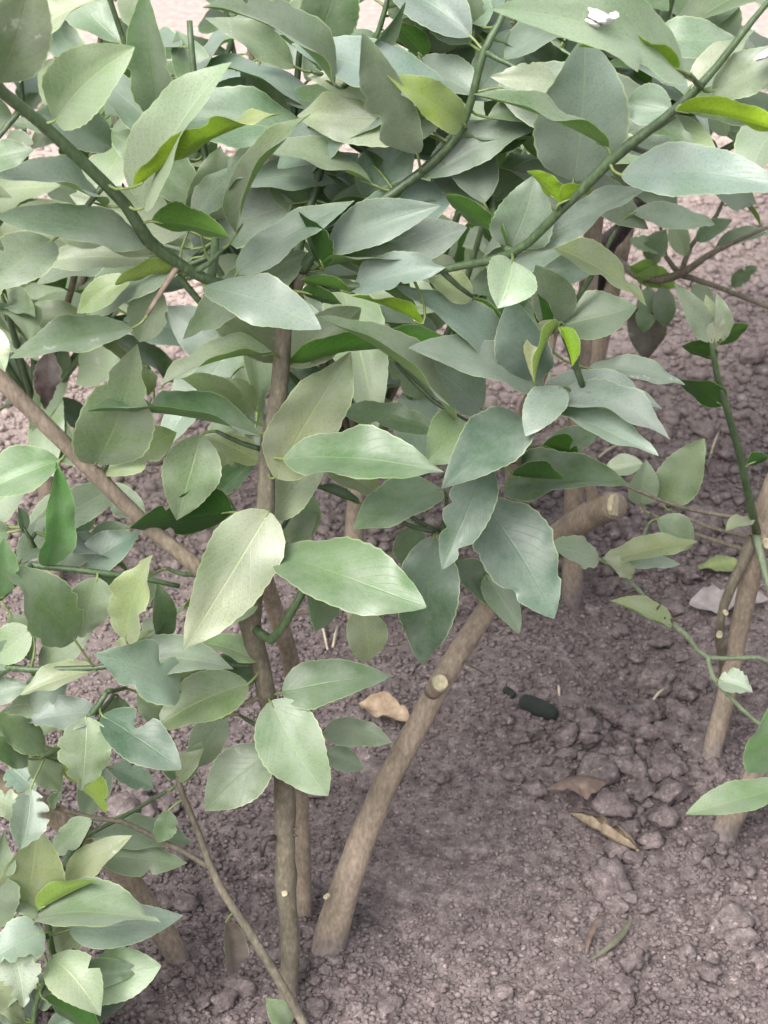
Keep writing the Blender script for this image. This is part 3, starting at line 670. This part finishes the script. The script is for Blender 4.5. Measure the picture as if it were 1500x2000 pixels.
# ------------------------------------------------------------------ dry twiggy shrub at the right
q = Tree('dry_shrub', 'half-dead twiggy lemon shrub with withered leaves on pale soil', G(1150, 690), None); q.root['category'] = 'shrub'
q.stem([G(1150, 692)+Vector((0, 0, -.02)), (1160, 580, 1.76), (1180, 490, 1.70), (1215, 445, 1.68), (1245, 405, 1.66), (1265, 375, 1.65)], [.010, .009, .010, .009, .007, .005], M_DARK, 'trunk', .25)
q.stem([(1180, 490, 1.70), (1260, 545, 1.60), (1330, 535, 1.58), (1380, 500, 1.57), (1440, 470, 1.57), (1510, 440, 1.57)], [.005, .004, .004, .0028, .002, .0016], M_DBARK)
q.stem([(1330, 537, 1.58), (1400, 560, 1.57), (1500, 600, 1.56), (1560, 620, 1.56)], [.003, .0025, .002, .0016], M_DBARK)
q.stem([(1330, 537, 1.58), (1350, 480, 1.6), (1400, 420, 1.62), (1420, 370, 1.62)], [.003, .0022, .002, .0014], M_DBARK)
q.stem([(1330, 537, 1.58), (1300, 500, 1.6), (1290, 440, 1.62)], [.003, .0022, .0014], M_DBARK)
for a in [(1400, 480, 1500, 455, 30, 35), (1360, 470, 1430, 430, 34, 30), (1420, 400, 1460, 360, 40, 20), (1300, 450, 1270, 520, 46, 15), (1310, 430, 1340, 500, 40, 15), (1230, 470, 1300, 500, 30, 40),
          (1240, 540, 1320, 560, 40, 130), (1430, 560, 1480, 520, 30, 30), (1280, 545, 1230, 520, 40, 130), (1350, 560, 1400, 600, 30, 30), (1290, 560, 1300, 640, 44, 12), (1265, 560, 1255, 650, 44, 12)]:
    q.leaf(*a, 1.59, 0, random.choice('ppgn'))
o = q.leaf(1255, 590, 1262, 705, 110, 12, 1.61, 0, 'r', fold=12); tag(o, 'withered brown leaf hanging from the shrub')
# cut grey stem seen between the leaves
q = Tree('cut_stem', 'pruned tan stem with a pale sawn end leaning behind the big leaves', G(1070, 1110), None); q.root['category'] = 'stem'
q.stem([G(1040, 1120)+Vector((0, 0, -.01)), (1085, 1055, 1.40), (1130, 1020, 1.37), (1185, 993, 1.34), (1203, 988, 1.33)], [.012, .012, .012, .0125, .012], M_BARK, 'trunk', .1, 12)
q.stem([(1160, 1008, 1.355), (1155, 960, 1.35), (1130, 880, 1.34), (1110, 780, 1.33)], [.006, .005, .004, .003], M_BARK); q.cut(1204, 987, 1.328, .0115, (.8, -.4, .25))

# ------------------------------------------------------------------ fallen leaves and litter
def fallen(px, py, tx, ty, W, mat, name, label, cat, lift=.006, curl=1.0, fold=10, arch=.08, sick=0, crinkle=.04, group=None, seed=1, n=(0, -.35, 1)):
    b = G(px, py)+Vector((0, 0, lift)); t = G(tx, ty)+Vector((0, 0, lift))
    me = leaf_mesh(b, t, W, Vector(n), fold=fold, arch=arch, sick=sick, wavy=crinkle, curl=curl, ragged=.25, seed=seed)
    me.materials.clear()
    for _ in range(3): me.materials.append(mat)
    return tag(link(name, me, None, b), label, cat, group)
fallen(798, 1425, 700, 1390, .028, M_TAN, 'fallen_leaf', 'curled tan dry leaf lying beside the thick leaning stem', 'leaf', .008, 1.1, 10, .04, 0, .06, seed=4)
fallen(1185, 1560, 1065, 1575, .040, M_BROWN, 'fallen_leaf', 'brown curled dry leaf leaning on the heap of clods', 'leaf', .016, -1.5, -10, .16, 0, .05, seed=6, n=(.1, .55, .85))
fallen(1242, 1676, 1112, 1604, .040, plain('dry_rolled_leaf', [(.3, (.14, .105, .07)), (.55, (.23, .18, .125)), (.75, (.32, .26, .19))], 200), 'fallen_leaf', 'tightly rolled tan dry leaf below the brown curled leaf', 'leaf', .008, 2.9, 0, .02, 0, .01, seed=9)
fallen(1345, 1195, 1500, 1185, .030, M_GREY, 'fallen_leaf', 'faded grey leaf lying flat behind the slender stem', 'leaf', .008, .5, 4, .04, seed=12)
fallen(1165, 1005, 1222, 1012, .030, M_GREY, 'fallen_leaf', 'pale grey leaf on soil by the sawn stem end', 'leaf', .010, .6, 4, .04, seed=14)
fallen(1150, 1890, 1232, 1802, .006, plain('dry_olive_pod', [(.3, (.075, .075, .05)), (.7, (.14, .135, .09))]), 'dry_pod', 'thin olive dry pod curved on the open soil', 'pod', .006, 1.0, 5, .05, .08, .0, seed=15)
fallen(1142, 1880, 1185, 1790, .005, M_BROWN, 'dry_stalk', 'brown thin stalk lying beside the olive pod', 'stalk', .006, 1.0, 5, .05, -.06, .0, seed=16)
o = fallen(1455, 1122, 1352, 1125, .020, M_BROWN, 'fallen_leaf', 'olive fallen leaf half hidden behind the slender stem', 'leaf', .008, .8, 4, .05, seed=17)
o.data.materials.clear(); [o.data.materials.append(plain('olive_fallen', [(.3, (.10, .13, .05)), (.7, (.20, .24, .10))])) for _ in range(3)]
def lump_mesh(seed, sub=3, rough=.55, flat=.8, mat=M_SOIL):
    bm = bmesh.new(); bmesh.ops.create_icosphere(bm, subdivisions=sub, radius=1); r = random.Random(seed); off = Vector((r.uniform(0, 99), r.uniform(0, 99), 0))
    sx, sy = r.uniform(.8, 1.25), r.uniform(.8, 1.2)
    for v in bm.verts:
        n = v.co.normalized(); k = 1 + rough*noise.noise(n*1.3+off) + rough*.55*noise.noise(n*3.1+off) + rough*.30*noise.noise(n*6+off) + rough*.22*noise.noise(n*13+off)
        v.co = Vector((n.x*k*sx, n.y*k*sy, n.z*k*flat))
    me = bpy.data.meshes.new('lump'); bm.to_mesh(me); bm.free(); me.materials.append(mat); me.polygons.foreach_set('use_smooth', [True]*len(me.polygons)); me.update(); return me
M_COTTON = plain('white_cottony_wax', [(.3, (.62, .60, .59)), (.7, (.80, .79, .78))], 600, .95)
def cotton(x, y, Y, r, k):
    p = P(x, y, Y); o = link('cottony_patch', lump_mesh(300+k, 3, .45, .30, M_COTTON), T.root, p-T.o); o.scale = (r, r, r); o.rotation_euler = (.5, .2, k)
cotton(1168, 30, .759, .0055, 1); cotton(1156, 46, .759, .0040, 2); cotton(1184, 40, .759, .0036, 3); cotton(1200, 30, .759, .0022, 5); cotton(1495, 106, .812, .005, 4)
def charred(x0, y0, x1, y1, r):
    a, b = G(x0, y0), G(x1, y1); up = Vector((0, 0, r*.75)); k = (b-a)
    pts = [a+up+k*u for u in (0, .03, .10, .25, .5, .75, .90, .97, 1)]; rr = [r*q for q in (.25, .65, .92, 1, 1.02, 1.0, .92, .6, .2)]
    return tube_data(pts, rr, 12, .12, 5)
vs, fs = charred(1014, 1376, 1090, 1408, .0068); c0 = G(1050, 1392)
tag(link('charred_stick', mesh('charred_stick', [v-c0 for v in vs], fs, [M_BLACK]), None, c0), 'short fat black charred stick lying on the bare mound', 'stick')
vs, fs = charred(984, 1350, 1005, 1366, .0036); c0 = G(998, 1362)
tag(link('charred_stick', mesh('charred_stick', [v-c0 for v in vs], fs, [M_BLACK]), None, c0), 'tiny black charred bit at the end of the fat stick', 'stick')
straw = [(1090, 1345, 1092, 1365), (1265, 1385, 1305, 1345), (1160, 905, 1215, 870), (1385, 900, 1405, 845), (620, 1190, 640, 1275), (660, 1230, 650, 1270), (1215, 1390, 1275, 1420), (1195, 1640, 1260, 1680)]
for i, (a, b, c, d) in enumerate(straw):
    p, q2 = G(a, b), G(c, d); up = Vector((0, 0, .003)); vs, fs = tube_data([p+up, p*.5+q2*.5+up*2, q2+up], [.0011, .0013, .0009], 6)
    tag(link('straw', mesh('straw', [v-p for v in vs], fs, [M_STRAW]), None, p), 'pale dry straw lying on the soil', 'straw', 'dry straws on the soil')

# ------------------------------------------------------------------ clods: the ones that can be told apart, then the crumbs
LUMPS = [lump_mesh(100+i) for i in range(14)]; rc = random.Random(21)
def clod(p, r, sink=.3, mi=None):
    o = link('soil_clod', LUMPS[mi if mi is not None else rc.randrange(14)], None, (p.x, p.y, p.z+r*.8*(1-2*sink*.9)))
    o.scale = (r*rc.uniform(.85, 1.2), r*rc.uniform(.85, 1.15), r*rc.uniform(.8, 1.05)); o.rotation_euler = (rc.uniform(-.4, .4), rc.uniform(-.4, .4), rc.uniform(0, 6.3))
    return o
big = [(1310, 1560, 34), (1290, 1607, 27), (1232, 1628, 20), (1255, 1612, 16), (1200, 1585, 30), (1255, 1545, 22), (1165, 1520, 34), (1100, 1525, 20), (1040, 1550, 22), (1275, 1340, 32), (1150, 1430, 26), (1190, 1400, 30), (1240, 1405, 26),
       (1330, 1410, 26), (1300, 1440, 24), (1265, 1440, 22), (1220, 1455, 20), (1190, 1480, 18), (1290, 1480, 18), (1350, 1450, 20), (1182, 1155, 24), (1380, 1035, 34), (1440, 1050, 30), (1345, 1130, 20), (1320, 1110, 16), (1310, 1195, 18), (1205, 1240, 18),
       (735, 1530, 34), (1430, 1815, 38), (1445, 1845, 26), (1235, 1890, 28), (1215, 1930, 22), (1340, 1865, 18), (1225, 1965, 14), (1400, 1800, 14), (1385, 1905, 20), (1440, 1740, 16), (1190, 1735, 36), (1230, 1760, 14), (1260, 1780, 14), (1165, 1780, 14),
       (330, 1770, 20), (365, 1770, 24), (240, 1590, 26), (290, 1590, 22), (270, 1560, 22), (310, 1620, 20), (470, 1940, 30), (440, 1960, 24), (620, 1975, 22), (760, 1975, 22), (330, 1580, 20), (230, 1900, 16), (250, 1925, 18), (290, 1950, 18), (400, 1960, 20),
       (350, 1690, 22), (310, 1690, 18), (420, 1780, 18), (200, 1960, 20), (220, 1820, 18), (610, 1550, 18), (600, 1580, 14), (1290, 1260, 22), (1240, 1290, 16), (1330, 1290, 14), (1000, 1520, 18), (1060, 1490, 14), (860, 1525, 16), (850, 1545, 12), (1480, 1880, 22), (1120, 1540, 14)]
big += [(int(cx+rs0*math.cos(q*.7)*1.3), int(cy+rs0*.45*math.sin(q*.7)+8), 7+(q*5) % 9) for cx, cy, rs0 in ((645, 1895, 44), (565, 1985, 24), (596, 1828, 26), (366, 1905, 30), (1384, 1505, 22), (1402, 1672, 30)) for q in range(9)]
SOLO = {(735, 1530): 'large rounded clod resting behind the thick leaning stem', (1275, 1340): 'lone pale clod sitting in the hollow by the slender stem', (1430, 1815): 'largest knobbly clod on the open soil away from the trees',
        (1310, 1560): 'big rough clod topping the broken heap by the rolled dry leaf', (1290, 1607): 'smooth reddish clod just below the big rough one', (1190, 1735): 'flat crumbly clod below the rolled tan dry leaf', (1235, 1890): 'egg-shaped clod lying beside the olive pod'}
def region(x, y):
    if 980 < x < 1370 and 1370 < y < 1665: return 'brown clod in the broken heap near the rolled dry leaf', 'clods in the broken heap'
    if x > 760 and y > 1500: return 'loose brown clod on the open soil around the olive pod', 'clods on the open soil'
    if x < 700 and y > 1300: return 'loose brown clod on the ground under the low ragged tree', 'clods under the low tree'
    if x > 980 and y > 880: return 'loose clod on the soil beside the slender stem and its twig', 'clods by the slender stem'
    return 'small dry clod on the paler soil behind the trees', 'clods behind the trees'
def add_clod(x, y, r):
    p = G(x, y); lab, grp = region(x, y); o = clod(p, r*pxsize(p), .22)
    if (x, y) in SOLO: tag(o, SOLO[(x, y)], 'clod')
    else: tag(o, lab, 'clod', grp)
for x, y, r in big: add_clod(x, y, r)
rs = random.Random(4)
for k in range(70):
    x, y = rs.gauss(1230, 85), rs.gauss(1500, 75)
    if y > 1390: add_clod(x, y, 9+17*rs.random()**1.6)
for k in range(150):
    x, y = rs.uniform(0, 1500), 560 + 1440*rs.random()**.8
    if 640 < x < 1130 and 1250 < y < 1900 and rs.random() < .95: continue
    add_clod(x, y, (7+11*rs.random()**1.5)*(1.25 if y < 1000 else 1))
# crumbs: thousands of grains, one mesh
def crumbs(name, label, count, sub, rmin, rmax, ymax, seed, ymin=.80):
    bm = bmesh.new(); bmesh.ops.create_icosphere(bm, subdivisions=sub, radius=1); bm.verts.ensure_lookup_table()
    V0 = np.array([v.co[:] for v in bm.verts]); F0 = np.array([[v.index for v in f.verts] for f in bm.faces]); bm.free()
    g = np.random.default_rng(seed); r2 = random.Random(seed); vs, fs = [], []; nv = len(V0)
    for k in range(count):
        y = ymin + (ymax-ymin)*g.random()**1.3; x = g.uniform(-1, 1)*(.12+.27*y)
        dens = noise.noise(Vector((x*9, y*9, 7)))*.5+.5
        if g.random() > .40 + dens: continue
        cal = math.exp(-(((x-.03)/.10)**2 + ((y-1.06)/.13)**2)); r = (rmin + (rmax-rmin)*g.random()**2.6)*(1-.40*cal)
        vv = V0*(1+.8*(g.random((nv, 1))-.5))*np.array([r*g.uniform(.8, 1.3), r*g.uniform(.8, 1.2), r*g.uniform(.6, .95)])
        a = g.uniform(0, 6.28); c, s_ = math.cos(a), math.sin(a); vv = vv @ np.array([[c, s_, 0], [-s_, c, 0], [0, 0, 1]])
        vs.append(vv + np.array([x, y, zg(x, y)+r*.40])); fs.append(F0 + len(fs)*nv)
    vs = np.concatenate(vs); fs = np.concatenate(fs)
    me = bpy.data.meshes.new(name); me.vertices.add(len(vs)); me.vertices.foreach_set('co', vs.astype(np.float32).ravel())
    me.loops.add(fs.size); me.loops.foreach_set('vertex_index', fs.astype(np.int32).ravel()); me.polygons.add(len(fs))
    me.polygons.foreach_set('loop_start', np.arange(0, fs.size, 3, dtype=np.int32)); me.materials.append(M_SOIL); me.update(calc_edges=True); me.validate()
    tag(link(name, me), label, 'soil', kind='stuff')
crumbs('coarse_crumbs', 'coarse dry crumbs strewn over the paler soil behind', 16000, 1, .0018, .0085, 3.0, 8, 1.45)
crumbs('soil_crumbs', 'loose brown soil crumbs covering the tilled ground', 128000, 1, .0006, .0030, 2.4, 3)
